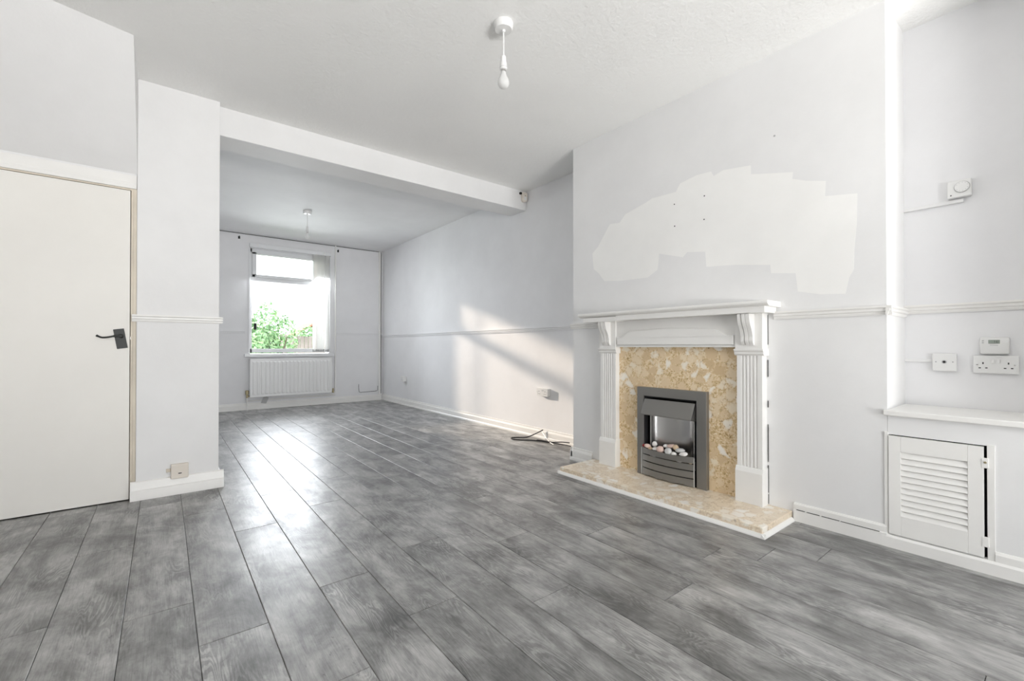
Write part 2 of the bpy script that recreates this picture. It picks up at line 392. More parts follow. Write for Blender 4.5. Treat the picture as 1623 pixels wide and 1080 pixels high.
# handle: tilted black plate with curved lever
hc = Vector((-.212, DY-.008, 1.028))
Rt = Matrix.Translation(hc) @ Matrix.Rotation(math.radians(-9), 4, 'Y') 
b2 = B_(-.026, .026, -.004, 0, -.062, .062, bev=.0015)
for sx in (-.019, .019):
    for sz in (-.054, .054): lathe(b2, [(.0035, -.006), (.003, -.0045), (.003, -.002)], (sx, 0, sz), 10, 'y')
bm = bmesh.new(); merge(bm, b2, Rt)
hp = part('handle_plate', bm, BLACKM, door, label='tilted black iron handle plate')
bm = bmesh.new(); hx, hz = hc.x+.003, hc.z+.016
lathe(bm, [(.013, -.001), (.013, -.016), (.009, -.02), (.009, -.034), (.006, -.037)], (hx, hc.y, hz), 18, 'y')
pts = catmull([(hx, hc.y-.030, hz), (hx-.03, hc.y-.034, hz-.001), (hx-.06, hc.y-.034, hz-.008), (hx-.085, hc.y-.034, hz-.010), (hx-.103, hc.y-.032, hz-.003), (hx-.112, hc.y-.03, hz+.003)], 5)
tube(bm, pts, [.0075]*6+[.0055]*(len(pts)-11)+[.0065]*5, 10)
part('lever', bm, BLACKM, door, True)
part('latch', B_(DX1+.0005, DX1+.012, DY-.004, DY+.02, 1.022, 1.042, bev=.002), STEELL, door)

# ---- skirtings and dado rails
DADO = [(0, 0), (.007, 0), (.010, .009), (.010, .014), (.016, .019), (.016, .030), (.023, .036), (.023, .045), (0, .045)]
SKIRT = [(0, 0), (.024, 0), (.023, .016), (.016, .026), (.016, .072), (.012, .084), (.008, .088), (.006, .104), (0, .106)]
def rail_x(wall_y, x0, x1, z, prof, bm=None):    # on a wall facing -Y
    bm = bm or bmesh.new(); return prism(bm, [(wall_y-d, z+h) for d, h in prof], 'x', x0, x1)
def rail_y(wall_x, y0, y1, z, prof, bm=None):    # on a wall facing -X
    bm = bm or bmesh.new(); return prism(bm, [(wall_x-d, z+h) for d, h in prof], 'y', y0, y1)
DZr = 1.138
struct('trim_1', rail_y(R, CY1, B, DZr, DADO), WALLB, 'white dado rail along the rear part of the right wall', 'dado rail')
bm = rail_y(C, CY0-.022, 1.085, DZr-.002, DADO)
prism(bm, [(CY0-d, DZr-.002+h) for d, h in DADO], 'x', C-.022, R)
struct('trim_2', bm, TRIM, 'white dado rail right of the mantel wrapping the chimney corner', 'dado rail')
struct('trim_3', rail_y(C, 2.345, CY1+.02, DZr-.01, DADO), TRIM, 'short dado rail left of the mantel on the chimney breast', 'dado rail')
struct('trim_4', rail_y(R, YA, CY0, DZr+.016, DADO), TRIM, 'white dado rail across the alcove above the sockets', 'dado rail')
struct('trim_5', rail_x(PP, PL-.022, PR+.02, DZr, DADO), TRIM, 'white dado rail around the pillar', 'dado rail')
struct('trim_6', rail_x(B, XLB, WX0-.07, DZr+.035, [(d*.6, h) for d, h in DADO]), WALLB, 'thin dado rail left of the rear window', 'dado rail')
struct('trim_7', rail_x(B, 2.35, R, DZr+.035, [(d*.6, h) for d, h in DADO]), WALLB, 'thin dado rail between rear window and right corner', 'dado rail')
struct('baseboard_right', rail_y(R, CY1, B, 0, SKIRT), TRIM, 'off-white skirting board along the rear right wall', 'skirting')
struct('baseboard_back', rail_x(B, XLB, R-.024, 0, SKIRT), TRIM, 'scuffed off-white skirting board under the radiator', 'skirting')
struct('baseboard_chimney_left', prism(rail_y(C, 2.475, CY1+.024, 0, SKIRT), [(CY1+d, h) for d, h in SKIRT], 'x', C-.016, R-.03), TRIM, 'stepped skirting block left of the hearth', 'skirting')
SK2 = [(0, 0), (.016, 0), (.016, .062), (.011, .066), (.011, .092), (.006, .10), (0, .102)]
bcr = struct('baseboard_chimney_right', rail_y(C, .578, .985, 0, SK2), TRIM, 'cracked skirting board between hearth and louvred cupboard', 'skirting')
for y0_, y1_, zz in ((.93, .97, .0645), (.86, .92, .064), (.77, .85, .0635), (.605, .765, .063)): part('crack', B_(C-.0166, C-.010, y0_, y1_, zz, zz+.0022), DARK, bcr)
PSK = [(0, 0), (.03, 0), (.03, .012), (.026, .06), (.018, .064), (.010, .112), (0, .118)]
bm = rail_x(PP, PL-.026, PR+.03, 0, PSK)
prism(bm, [(PR+d, h) for d, h in PSK], 'y', PP-.004, BB)
struct('baseboard_pillar', bm, TRIM, 'chunky white skirting board around the foot of the pillar', 'skirting')

# ---- rear window
win = thing('window_1', 'white framed rear window with fixed lower pane and top light', 'window', (1.64, B, WZ0), kind='structure')
GY = B+.055
bm = bmesh.new(); F = .05
x0, x1, z0, z1 = WX0+.0, WX1, WZ0+.02, WZ1
box(bm, x0, x0+.028, GY-.03, GY+.03, z0, z1, bev=.003); box(bm, x1-.05, x1, GY-.03, GY+.03, z0, z1, bev=.003)
box(bm, x0, x1, GY-.03, GY+.03, z1-.055, z1, bev=.003); box(bm, x0, x1, GY-.03, GY+.03, z0, z0+.06, bev=.003)
part('window_frame', bm, UPVC, win)
part('transom', B_(x0, x1, GY-.034, GY+.03, 1.995, 2.06, bev=.004), UPVC, win)
bm = bmesh.new()
sx0, sx1, sz0, sz1 = x0+.028, x1-.05, 2.06, z1-.055
for a in ((sx0, sx0+.06, sz0, sz1), (sx1-.06, sx1, sz0, sz1), (sx0, sx1, sz0, sz0+.045), (sx0, sx1, sz1-.03, sz1)): box(bm, a[0], a[1], GY-.045, GY+.02, a[2], a[3], bev=.004)
sash = part('top_sash', bm, UPVC, win)
part('pane', B_(sx0+.055, sx1-.055, GY-.002, GY+.002, sz0+.04, sz1-.025), GLASS, sash)
bm = B_(1.93, 1.945, GY-.062, GY-.045, 2.055, 2.09, bev=.002); box(bm, 1.86, 1.945, GY-.072, GY-.060, 2.068, 2.08, bev=.002)
part('handle', bm, UPVC, sash)
part('pane', B_(x0+.026, x1-.048, GY-.002, GY+.002, z0+.055, 2.0), GLASS, win)
part('window_sill', B_(.975, 2.305, B-.055, GY-.02, .815, .862, bev=.006), UPVC, win)
part('reveal_trim', B_(WX0-.022, WX0, B-.012, B, z0, WZ1, bev=.002), UPVC, win); part('reveal_trim', B_(WX1, WX1+.022, B-.012, B, z0, WZ1, bev=.002), UPVC, win)

win2 = thing('window_added', 'wide white framed front window added unseen behind the viewer for light', 'window', (.95, YF, FWZ0), kind='structure')  # invented window behind the camera, sized to let light in
bm = bmesh.new(); gy = YF-.08
for a in ((FWX0, FWX0+.06, FWZ0, FWZ1), (FWX1-.06, FWX1, FWZ0, FWZ1), (FWX0, FWX1, FWZ0, FWZ0+.06), (FWX0, FWX1, FWZ1-.06, FWZ1), (.4, .45, FWZ0, FWZ1), (1.35, 1.4, FWZ0, FWZ1)): box(bm, a[0], a[1], gy-.03, gy+.03, a[2], a[3])
part('window_frame', bm, UPVC, win2)
for a, b in ((FWX0+.05, .41), (.44, 1.36), (1.39, FWX1-.05)): part('pane', B_(a, b, gy-.002, gy+.002, FWZ0+.05, FWZ1-.05), GLASS, win2)
part('window_sill', B_(FWX0-.06, FWX1+.06, gy+.03, YF+.06, FWZ0-.03, FWZ0, bev=.005), UPVC, win2)

# ------------------------------------------------------------------ vertical blind
bl = thing('vertical_blind', 'white vertical blind drawn to the right side of rear window', 'blind', (1.64, B, 2.5))
part('headrail', B_(1.04, 2.245, B-.062, B-.0135, 2.512, 2.575, bev=.004), UPVC, bl)
for x in (1.13, 2.12): part('bracket', B_(x, x+.03, B-.07, B-.06, 2.53, 2.57, bev=.002), PLASTIC, bl)
def vane(x, ang):
    b2 = bmesh.new(); n = 6; wv = .089; cols = []
    for k in range(n+1):
        t = k/n-.5; bow = .006*(1-4*t*t)
        cols.append([(t*wv, bow, .905), (t*wv, bow, 2.512)])
    vs = [[b2.verts.new(p) for p in c] for c in cols]; vs2 = [[b2.verts.new((p[0], p[1]+.0006, p[2])) for p in c] for c in cols]
    for k in range(n):
        b2.faces.new((vs[k][0], vs[k+1][0], vs[k+1][1], vs[k][1])); b2.faces.new((vs2[k][0], vs2[k][1], vs2[k+1][1], vs2[k+1][0]))
    b2.faces.new((vs[0][0], vs[0][1], vs2[0][1], vs2[0][0])); b2.faces.new((vs[n][0], vs2[n][0], vs2[n][1], vs[n][1]))
    MM = Matrix.Translation((x, B-.055, 0)) @ Matrix.Rotation(math.radians(ang), 4, 'Z')
    bm = bmesh.new(); merge(bm, b2, MM); v = part('vane', bm, VANE, bl, True)
    bm = bmesh.new(); merge(bm, B_(-.042, .042, .001, .005, .893, .93, bev=.001), MM); part('bottom_weight', bm, GREYSH, v)
for i, (x, a) in enumerate([(1.985, 122), (2.0, 112), (2.025, 110), (2.05, 113), (2.078, 109), (2.105, 111), (2.165, 110), (2.19, 108)]): vane(x, a)
bm = tube(bmesh.new(), [(1.118, B-.05, 2.512), (1.118, B-.05, 1.33)], .0012, 6); part('cord', bm, PLASTIC, bl)
part('cord_weight', lathe(bmesh.new(), [(.010, 0), (.021, .006), (.021, .09), (.015, .102), (.004, .105)], (1.118, B-.05, 1.235), 16), BLACKM, bl, True, label='dark cord weight hanging by the window edge')

# ------------------------------------------------------------------ radiator
rad = thing('radiator', 'white ribbed panel radiator under the rear window', 'radiator', (1.65, B, .19))
rx0, rx1, rz0, rz1, ry = 1.045, 2.25, .195, .785, B-.1
bm = B_(rx0, rx1, ry, ry+.012, rz0, rz1, bev=.005); box(bm, rx0, rx1, ry+.06, ry+.07, rz0, rz1, bev=.004)
pan = part('panel', bm, ENAMEL, rad)
nr = 20; pit = (rx1-rx0-.05)/nr
def ridge(i):
    xc = rx0+.025+pit*(i+.5); b = bmesh.new(); hw = pit*.36; d = .011
    lo = [(xc-hw, ry+.001, rz0+.035), (xc+hw, ry+.001, rz0+.035), (xc+hw, ry+.001, rz1-.035), (xc-hw, ry+.001, rz1-.035)]
    hi = [(xc-hw*.55, ry-d, rz0+.055), (xc+hw*.55, ry-d, rz0+.055), (xc+hw*.55, ry-d, rz1-.055), (xc-hw*.55, ry-d, rz1-.055)]
    a = [b.verts.new(p) for p in lo]; c = [b.verts.new(p) for p in hi]; b.faces.new(c)
    for k in range(4): b.faces.new((a[k], a[(k+1) % 4], c[(k+1) % 4], c[k]))
    b.faces.new(a[::-1]); return b
for i in range(nr): part('ridge', ridge(i), ENAMEL, pan)
bm = bmesh.new()
for i in range(40):
    x = rx0+.02+i*(rx1-rx0-.04)/39; box(bm, x-.003, x+.003, ry+.014, ry+.058, rz1-.02, rz1-.002)
part('top_grille', bm, ENAMEL, rad)['kind'] = 'stuff'
for x in (rx0, rx1): part('side_panel', B_(x-.002, x+.002, ry+.004, ry+.066, rz0+.01, rz1-.003), ENAMEL, rad)
for x in (1.25, 2.05): part('wall_bracket', B_(x, x+.03, ry+.07, B-.001, .35, .65), ENAMEL, rad)
bm = bmesh.new(); lathe(bm, [(.014, 0), (.014, .05), (.024, .055), (.026, .10), (.02, .115)], (rx0-.035, ry+.035, .19), 16); lathe(bm, [(.012, 0), (.012, .04)], (rx0-.036, ry+.035, .215), 12, 'x')
part('valve_tail', tube(bmesh.new(), [(rx0-.035, ry+.035, .19), (rx0-.035, ry+.035, .0)], .008, 10), TRIM, rad, True)
part('valve', bm, BRASS, rad, True, label='tarnished brass radiator valve')
bm = bmesh.new(); lathe(bm, [(.013, 0), (.013, .06), (.009, .075)], (rx1+.03, ry+.035, .19), 14); lathe(bm, [(.011, -.035), (.011, 0)], (rx1+.032, ry+.035, .212), 12, 'x')
part('lockshield_valve', bm, BRASS, rad, True)
bm = tube(bmesh.new(), [(2.328, B-.022, H2), (2.328, B-.022, .23), (2.322, B-.03, .2), (2.29, ry+.035, .19)], .0105, 12)
tag(obj('riser_pipe', bm, TRIM, None, True), 'white painted vertical pipe right of the rear window', 'pipe')
bm = tube(bmesh.new(), [(1.02, B-.018, .135), (2.33, B-.018, .15)], .008, 10)
tag(obj('heating_pipe', bm, TRIM, None, True), 'white painted heating pipe running low along wall under radiator', 'pipe')
b = P_([(1.235, .182), (1.285, .186), (1.31, .17), (1.275, .082), (1.20, .095)], 'y', B-.034, B-.033)
tag(obj('torn_paper', b, GREYSH), 'grey scrap of torn paper hanging under the radiator', 'paper scrap')
# corner boxing, cables and hooks on the rear wall
tag(obj('corner_conduit', B_(R-.075, R-.045, B-.018, B, .11, H2-.005, bev=.002), TRIM), 'slim white vertical conduit in the far right corner', 'conduit')
bm = tube(bmesh.new(), [(XLB+.01, B-.008, H2-.008), (1.6, B-.008, H2-.012), (R-.04, B-.008, H2-.010), (R-.03, B-.010, H2-.03), (R-.032, B-.010, 1.6), (R-.03, B-.010, .12)], .0045, 8)
tag(obj('black_cable', bm, RUBBER, None, True), 'thin black cable along the rear ceiling line and down the corner', 'cable')
bm = tube(bmesh.new(), [(2.735, B-.012, .305), (2.735, B-.006, .25), (2.745, B-.006, .165), (2.77, B-.006, .158), (3.05, B-.006, .165), (3.085, B-.006, .18), (3.083, B-.012, .26)], .0035, 8)
tag(obj('aerial_cable', bm, RUBBER, None, True), 'loop of dark cable pinned above skirting in the far right corner', 'cable')
for x, z, lb in ((.905, 2.645, 'small dark curtain hook above the rear window, left one'), (2.375, 2.63, 'small dark curtain hook beside the white riser pipe')):
    bm = B_(x-.014, x+.014, B-.006, B, z-.02, z+.02, bev=.002); tube(bm, catmull([(x, B-.004, z), (x, B-.03, z-.004), (x, B-.038, z+.012), (x, B-.03, z+.02)], 4), .004, 8)
    tag(obj('curtain_hook', bm, BLACKM, None, True), lb, 'hook', 'curtain hooks on the rear wall')

# ------------------------------------------------------------------ fireplace surround
HT = .05
sur = thing('fireplace_surround', 'white painted wooden fire surround with mantel shelf and corbels', 'fireplace', (C, 1.75, HT))
BP = C-.02                                   # face of the marble back panel
def leg(y0, y1):
    xf = 2.737; g = .007
    pts = [(BP+.02, y0), (xf, y0)]; m0 = y0+.022; n = 5; wd = (y1-y0-.044)/n
    for i in range(n):
        a = m0+i*wd; pts += [(xf, a+wd*.18), (xf+g*.8, a+wd*.32), (xf+g, a+wd*.5), (xf+g*.8, a+wd*.68), (xf, a+wd*.82)]
    pts += [(xf, y1), (BP+.02, y1)]
    bm = P_(pts, 'z', .25, .93); lg = part('pilaster', bm, TRIM, sur)
    bm = bmesh.new()
    prism(bm, [(BP+.02, HT), (2.722, HT), (2.722, .235), (2.731, .258), (2.737, .262), (BP+.02, .262)], 'y', y0-.006, y1+.006, bev=.0015); part('plinth', bm, TRIM, lg)
    bm = bmesh.new(); prism(bm, [(BP+.02, .925), (2.737, .925), (2.727, .935), (2.727, .945), (2.719, .955), (2.719, .965), (BP+.02, .965)], 'y', y0-.012, y1+.012, bev=.001)
    box(bm, 2.727, BP+.02, y0-.006, y1+.006, .962, 1.172, bev=.0015); part('cap_block', bm, TRIM, lg)
    yc = (y0+y1)/2
    prof = catmull([(2.655, 1.17, 0), (2.657, 1.145, 0), (2.668, 1.11, 0), (2.689, 1.075, 0), (2.701, 1.04, 0), (2.701, 1.015, 0), (2.707, 1.0, 0), (2.715, .988, 0)], 4)
    bm = bmesh.new()
    for a, b, dx in ((-.034, -.014, .003), (-.014, -.009, .009), (-.009, .009, 0), (.009, .014, .009), (.014, .034, .003)):
        prism(bm, [(p.x+dx, p.y) for p in prof]+[(2.729, .988), (2.729, 1.17)], 'y', yc+a, yc+b)
    part('corbel', bm, TRIM, lg)
leg(1.128, 1.272); leg(2.19, 2.337)
bm = B_(2.742, BP+.02, 1.272, 2.19, .975, 1.172, bev=.001)
fr = part('frieze', bm, TRIM, sur)
arch = catmull([(1.29, 1.048, 0), (1.315, 1.047, 0), (1.345, 1.056, 0), (1.385, 1.085, 0), (1.43, 1.094, 0), (1.55, 1.099, 0), (1.73, 1.106, 0), (1.91, 1.099, 0), (2.03, 1.094, 0), (2.075, 1.085, 0), (2.115, 1.056, 0), (2.145, 1.047, 0), (2.17, 1.048, 0)], 4)
pp = [(1.29, .99)]+[(p.x, p.y) for p in arch]+[(2.17, .99)]
part('arched_panel', P_(pp, 'x', 2.727, 2.744, bev=.005), TRIM, fr)
part('bottom_bead', B_(2.733, BP+.01, 1.272, 2.19, .974, .984, bev=.002), TRIM, fr)
ms = part('mantel_shelf', P_([(2.628, 1.216), (2.622, 1.224), (2.622, 1.234), (2.628, 1.238), (C, 1.238), (C, 1.206), (2.65, 1.206)], 'y', 1.052, 2.478, bev=.001), TRIM, sur)
part('fascia', B_(2.645, C, 1.075, 2.115, 1.172, 1.208, bev=.002), TRIM, ms)
part('fascia', B_(2.643, C, 2.118, 2.438, 1.168, 1.203, bev=.002), TRIM, ms)
part('back_panel', wall_hole('x', BP, C, 1.255, 2.205, HT, .976, [(FY0, FY1, HT, FZ1)]), MARBLE, sur, label='beige conglomerate marble back panel')

for z0_, z1_ in ((.99, 1.165), (.93, .965), (.80, .90), (.62, .66), (.30, .52), (.12, .28), (.055, .11)): part('wall_gap', B_(C-.004, C-.0004, 1.1195, 1.1225, z0_, z1_), DARK, sur, label='dark gap between surround and wall')
hearth = thing('hearth', 'beige marble hearth slab on the floor with white edging', 'hearth', (2.6, 1.73, 0))
part('slab', B_(2.412, C, .995, 2.468, .0, HT, bev=.004), HEARTHM, hearth)
QU = [(0, 0), (.018, 0), (.017, .006), (.004, .02), (0, .02)]
bm = prism(bmesh.new(), [(2.412-d, h) for d, h in QU], 'y', .977, 2.486); part('front_edging', bm, TRIM, hearth, label='white edging strip along the hearth front')
bm = prism(bmesh.new(), [(.995-d, h) for d, h in QU], 'x', 2.394, C-.018); part('side_edging', bm, TRIM, hearth)
bm = prism(bmesh.new(), [(2.468+d, h) for d, h in QU], 'x', 2.394, C-.028); part('side_edging', bm, TRIM, hearth)

# ------------------------------------------------------------------ electric fire
fire = thing('electric_fire', 'graphite steel inset electric fire with hood and curved fret', 'electric fire', (C, 1.735, HT))
fy0, fy1, fz0, fz1, fx = 1.47, 2.0, HT, .684, 2.745
bm = bmesh.new()
oy = [(fy0, fz0), (fy1, fz0), (fy1, fz1), (fy0, fz1)]; iy0, iy1, iz1 = fy0+.068, fy1-.055, fz1-.062
box(bm, fx, BP-.0005, fy0, iy0, fz0, fz1, bev=.003); box(bm, fx, BP-.0005, iy1, fy1, fz0, fz1, bev=.003); box(bm, fx, BP-.0005, iy0-.004, iy1+.004, iz1, fz1, bev=.003)
part('outer_frame', bm, STEEL, fire)
bm = bmesh.new()
box(bm, fx+.012, C+.2, iy0-.003, iy0+.008, fz0, iz1); box(bm, fx+.012, C+.2, iy1-.008, iy1+.003, fz0, iz1); box(bm, fx+.012, C+.2, iy0, iy1, iz1-.008, iz1); box(bm, C+.19, C+.2, iy0, iy1, fz0, iz1); box(bm, fx+.012, C+.2, iy0, iy1, fz0, fz0+.012)
part('firebox', bm, BLACKI, fire)
# curved bright reflector inside
bm = bmesh.new(); yc = (iy0+iy1)/2; n = 24; rows = []
for k in range(n+1):
    a = math.pi*(k/n); y = yc-math.cos(a)*.165; x = fx+.045+math.sin(a)*.085
    rows.append([bm.verts.new((x, y, fz0+.10)), bm.verts.new((x, y, .52)), bm.verts.new((x+.002, y, .52)), bm.verts.new((x+.002, y, fz0+.10))])
for k in range(n):
    for j in range(4): bm.faces.new((rows[k][j], rows[k+1][j], rows[k+1][(j+1) % 4], rows[k][(j+1) % 4]))
part('reflector', bm, STEELL, fire, True, label='curved bright steel reflector')
for y in (yc-.168, yc+.168): part('reflector_edge', B_(fx+.035, fx+.047, y-.003, y+.003, fz0+.1, .56), EDGE, fire)
# hood
hy0, hy1 = iy0+.012, iy1-.008
bm = P_([(fx+.004, .602), (fx-.044, .500), (fx-.044, .492), (fx-.036, .492), (fx+.012, .585), (fx+.012, .602)], 'y', hy0, hy1, bev=.0015)
prism(bm, [(fx+.008, .600), (fx-.042, .493), (fx+.02, .480), (fx+.02, .60)], 'y', hy0, hy0+.004); prism(bm, [(fx+.008, .600), (fx-.042, .493), (fx+.02, .480), (fx+.02, .60)], 'y', hy1-.004, hy1)
part('hood', bm, STEEL, fire)
# curved fret of four bars
def bow(y):
    t = (y-(fy0+.085))/((fy1-.045)-(fy0+.085))*2-1; return fx-.004-.034*(1-t*t)
ya, yb = fy0+.082, fy1-.043
def bar(z0, z1, sag, arch=0):
    bm = bmesh.new(); n = 18; rs = []
    for k in range(n+1):
        y = ya+(yb-ya)*k/n; x = bow(y); t = k/n*2-1
        sg = sag*(1-t*t); lo = z0+(arch if 3 <= k <= 5 or 8 <= k <= 10 or 13 <= k <= 15 else 0)
        rs.append([bm.verts.new((x, y, lo)), bm.verts.new((x, y, z1-sg)), bm.verts.new((x+.004, y, z1-sg)), bm.verts.new((x+.004, y, lo))])
    for k in range(n):
        for j in range(4): bm.faces.new((rs[k][j], rs[k+1][j], rs[k+1][(j+1) % 4], rs[k][(j+1) % 4]))
    bm.faces.new(rs[0]); bm.faces.new(rs[-1][::-1]); return bm
fret = part('fret', tube(bmesh.new(), [(fx-.004, ya, HT+.003), (fx-.004, ya, .247)], .004, 8), EDGE, fire)
part('fret_post', tube(bmesh.new(), [(fx-.004, yb, HT+.003), (fx-.004, yb, .247)], .004, 8), EDGE, fret)
for a, b, sg, ar in ((.208, .250, .006, 0), (.160, .201, 0, 0), (.110, .153, 0, 0), (.056, .103, 0, .006)): part('bar', bar(a, b, sg, ar), STEEL, fret)
part('fuel_tray', B_(fx+.002, fx+.05, ya+.006, yb-.006, .215, .222), BLACKI, fire)
# pebbles on the fuel bed (each its own thing)
def pebble(y, x, z, sy, sx, sz, col, rz, label):
    b2 = bmesh.new(); bmesh.ops.create_icosphere(b2, subdivisions=2, radius=1)
    rg = random.Random(hash((round(y*1000), round(z*1000))) & 0xffff)
    for v in b2.verts: v.co *= 1+rg.uniform(-.10, .10)
    MM = Matrix.Rotation(rz, 4, 'X') @ Matrix.Diagonal((sx*1.12, sy*1.15, sz*1.15, 1))
    bm = bmesh.new(); merge(bm, b2, MM)
    o = obj('pebble', bm, col, None, True); o.location = (x, y, z); tag(o, label, 'pebble', 'decorative pebbles in the electric fire'); return o
def stone(n, c): return painted(n, c, .6, .3, 90, .18)
PW, PPk, PG, PRd, PT = stone('white_pebble', (.86, .83, .80)), stone('pink_pebble', (.80, .60, .52)), stone('grey_pebble', (.66, .66, .65)), stone('red_pebble', (.30, .03, .03)), stone('tan_pebble', (.60, .45, .30))
fxp = fx-.006
for a in [(yb-.018, fxp+.004, .262, .012, .011, .010, PRd, 0, 'dark red pebble at the left end of the fire'),
          (yb-.050, fxp+.002, .264, .022, .017, .013, PPk, .1, 'pinkish pebble second from the left end of the fire'),
          (yb-.098, fxp+.018, .283, .016, .014, .018, PW, .6, 'upright white pebble in front of the bright reflector, left of centre'),
          (yb-.118, fxp-.002, .256, .021, .016, .012, PW, -.1, 'low white pebble just behind the fret left of centre'),
          (yb-.160, fxp-.008, .260, .025, .018, .022, PPk, .2, 'round pink pebble at the centre of the fire'),
          (yb-.186, fxp+.022, .284, .018, .016, .012, PW, 0, 'small pale pebble behind the round pink centre one'),
          (yb-.222, fxp-.008, .256, .024, .018, .022, PG, -.3, 'mottled grey white pebble right of the centre'),
          (yb-.225, fxp+.024, .290, .030, .018, .013, PPk, -.2, 'long pink pebble on top of the pile'),
          (yb-.262, fxp+.020, .288, .020, .015, .017, PT, .3, 'tan pebble on top at the right of the pile'),
          (yb-.300, fxp+.010, .276, .032, .018, .013, PG, -.12, 'flat grey pebble near the right side of the fire'),
          (yb-.330, fxp+.002, .256, .028, .016, .014, PW, -.25, 'white pebble at the right end behind the fret'),
          (yb-.262, fxp-.006, .248, .018, .014, .011, PW, 0, 'small white pebble low behind the fret right of centre'),
          (yb-.075, fxp+.0, .250, .015, .014, .010, PT, 0, 'small tan pebble low behind the fret near the left')]: pebble(*a)
for a in [(yb-.10, fx-.004, .205, .02, .01, .008, PW, 0, 'white chip showing through the upper fret gap, left'), (yb-.30, fx-.004, .205, .02, .01, .008, PW, 0, 'white chip showing through the upper fret gap, right'), (yb-.375, fx+.004, .206, .013, .008, .008, PT, 0, 'orange tan chip at right end of the upper fret gap')]: pebble(*a)

# ------------------------------------------------------------------ alcove cupboard with louvred door
cup = thing('alcove_cupboard', 'white boxed-in alcove cupboard with louvred door and shelf top', 'cupboard', (C, .2, 0))
LY0, LY1, LZ0, LZ1 = .246, .572, .062, .549
part('front_panel', wall_hole('x', C, C+.018, YA, CY0-.001, 0, .642, [(LY0-.006, LY1-.001, LZ0, LZ1)]), WALL, cup)
sh = part('shelf_top', B_(C-.022, R-.002, YA, CY0+.012, .642, .668, bev=.004), TRIM, cup, label='white painted shelf board on the cupboard')
part('skirting', rail_y(C, YA, .595, 0, [(0, 0), (.017, 0), (.017, .05), (.010, .06), (0, .06)]), TRIM, cup)
part('skirting', rail_y(C, YA, LY0-.03, .06, [(0, 0), (.010, 0), (.010, .03), (.004, .042), (0, .042)]), TRIM, cup)
part('door_surround', B_(C-.006, C, LY1+.0005, LY1+.014, .06, LZ1+.012, bev=.001), TRIM, cup); part('door_surround', B_(C-.005, C, LY0-.03, LY0-.007, .06, LZ1+.006, bev=.001), TRIM, cup)
part('interior', B_(C+.05, C+.055, LY0-.05, LY1-.002, .0, .6), DARK, cup)
ld = part('louvre_door', bmesh.new(), TRIM, cup)
bm = bmesh.new(); ly0, ly1, lz0, lz1 = LY0+.003, LY1-.002, LZ0+.004, LZ1-.005
vy0, vy1, vz0, vz1 = .298, .524, .160, .470
xf, xb = C-.010, C+.012
box(bm, xf, xb, ly0, vy0, lz0, lz1, bev=.0015); box(bm, xf, xb, vy1, ly1, lz0, lz1, bev=.0015); box(bm, xf, xb, vy0, vy1, vz1, lz1, bev=.0015); box(bm, xf, xb, vy0, vy1, lz0, vz0, bev=.0015)
part('door_frame', bm, TRIM, ld)
ns = 11; ph = (vz1-vz0)/ns
for i in range(ns):
    z = vz0+ph*(i+.5)
    b2 = B_(-.0035, .0035, vy0, vy1, -ph*.62, ph*.62, bev=.001)
    bm = bmesh.new(); merge(bm, b2, Matrix.Translation((C-.001, 0, z)) @ Matrix.Rotation(math.radians(24), 4, 'Y')); part('slat', bm, TRIM, ld)
for z in (.135, .475): part('hinge', B_(C-.012, C-.005, LY0-.012, LY0+.010, z-.022, z+.022, bev=.002), TRIM, ld)
part('screw', lathe(bmesh.new(), [(.005, -.002), (.004, -.004), (.001, -.004)], (C-.011, LY0-.002, .478), 10, 'x'), BRASS, ld)

# ------------------------------------------------------------------ wall fittings
def hole(bm, x, y, z, w_, h_): box(bm, x-.0006, x+.0004, y-w_/2, y+w_/2, z-h_/2, z+h_/2)
def double_socket(name, y0, y1, z0, z1, depth, label):
    t = thing(name, label, 'socket', (R, (y0+y1)/2, z0), 'electrical sockets')
    xf = R-depth; part('back_box', B_(xf+.008, R, y0+.004, y1-.004, z0+.004, z1-.004, bev=.002), PLASTIC, t)
    fp = part('face_plate', B_(xf, xf+.009, y0, y1, z0, z1, bev=.003), PLASTIC, t)
    yc, zc, W = (y0+y1)/2, (z0+z1)/2, y1-y0; u = W/.148
    for s in (1, -1):
        y = yc+s*.041*u; bm = bmesh.new()
        hole(bm, xf, y, zc+.006*u, .0045*u, .009*u); hole(bm, xf, y+.011*u, zc-.017*u, .008*u, .0045*u); hole(bm, xf, y-.011*u, zc-.017*u, .008*u, .0045*u); part('pin_holes', bm, DARK, fp)
        part('switch', B_(xf-.003, xf+.001, yc+s*.009*u-.0055, yc+s*.009*u+.0055, zc+.006*u, zc+.024*u, bev=.001), PLASTIC, fp)
        part('screw', lathe(bmesh.new(), [(.0038, .0), (.0038, -.001), (.002, -.0012)], (xf, yc+s*.0605*u, zc-.001), 12, 'x'), STEELL, fp)
    return t
double_socket('double_socket', .164, .315, .848, .935, .016, 'white double socket below the digital thermostat in the alcove')
double_socket('double_socket', 3.385, 3.555, .455, .54, .045, 'white double socket low on the sunlit right wall')
t = thing('single_socket', 'small white socket low on wall near the far right corner', 'socket', (R, 6.92, .39), 'electrical sockets')
part('back_box', B_(R-.05, R, 6.877, 6.963, .392, .478, bev=.003), PLASTIC, t); fp = part('face_plate', B_(R-.058, R-.05, 6.875, 6.965, .39, .48, bev=.003), PLASTIC, t)
bm = bmesh.new(); hole(bm, R-.058, 6.92, .45, .005, .01); hole(bm, R-.058, 6.908, .425, .008, .005); hole(bm, R-.058, 6.932, .425, .008, .005); part('pin_holes', bm, DARK, fp)
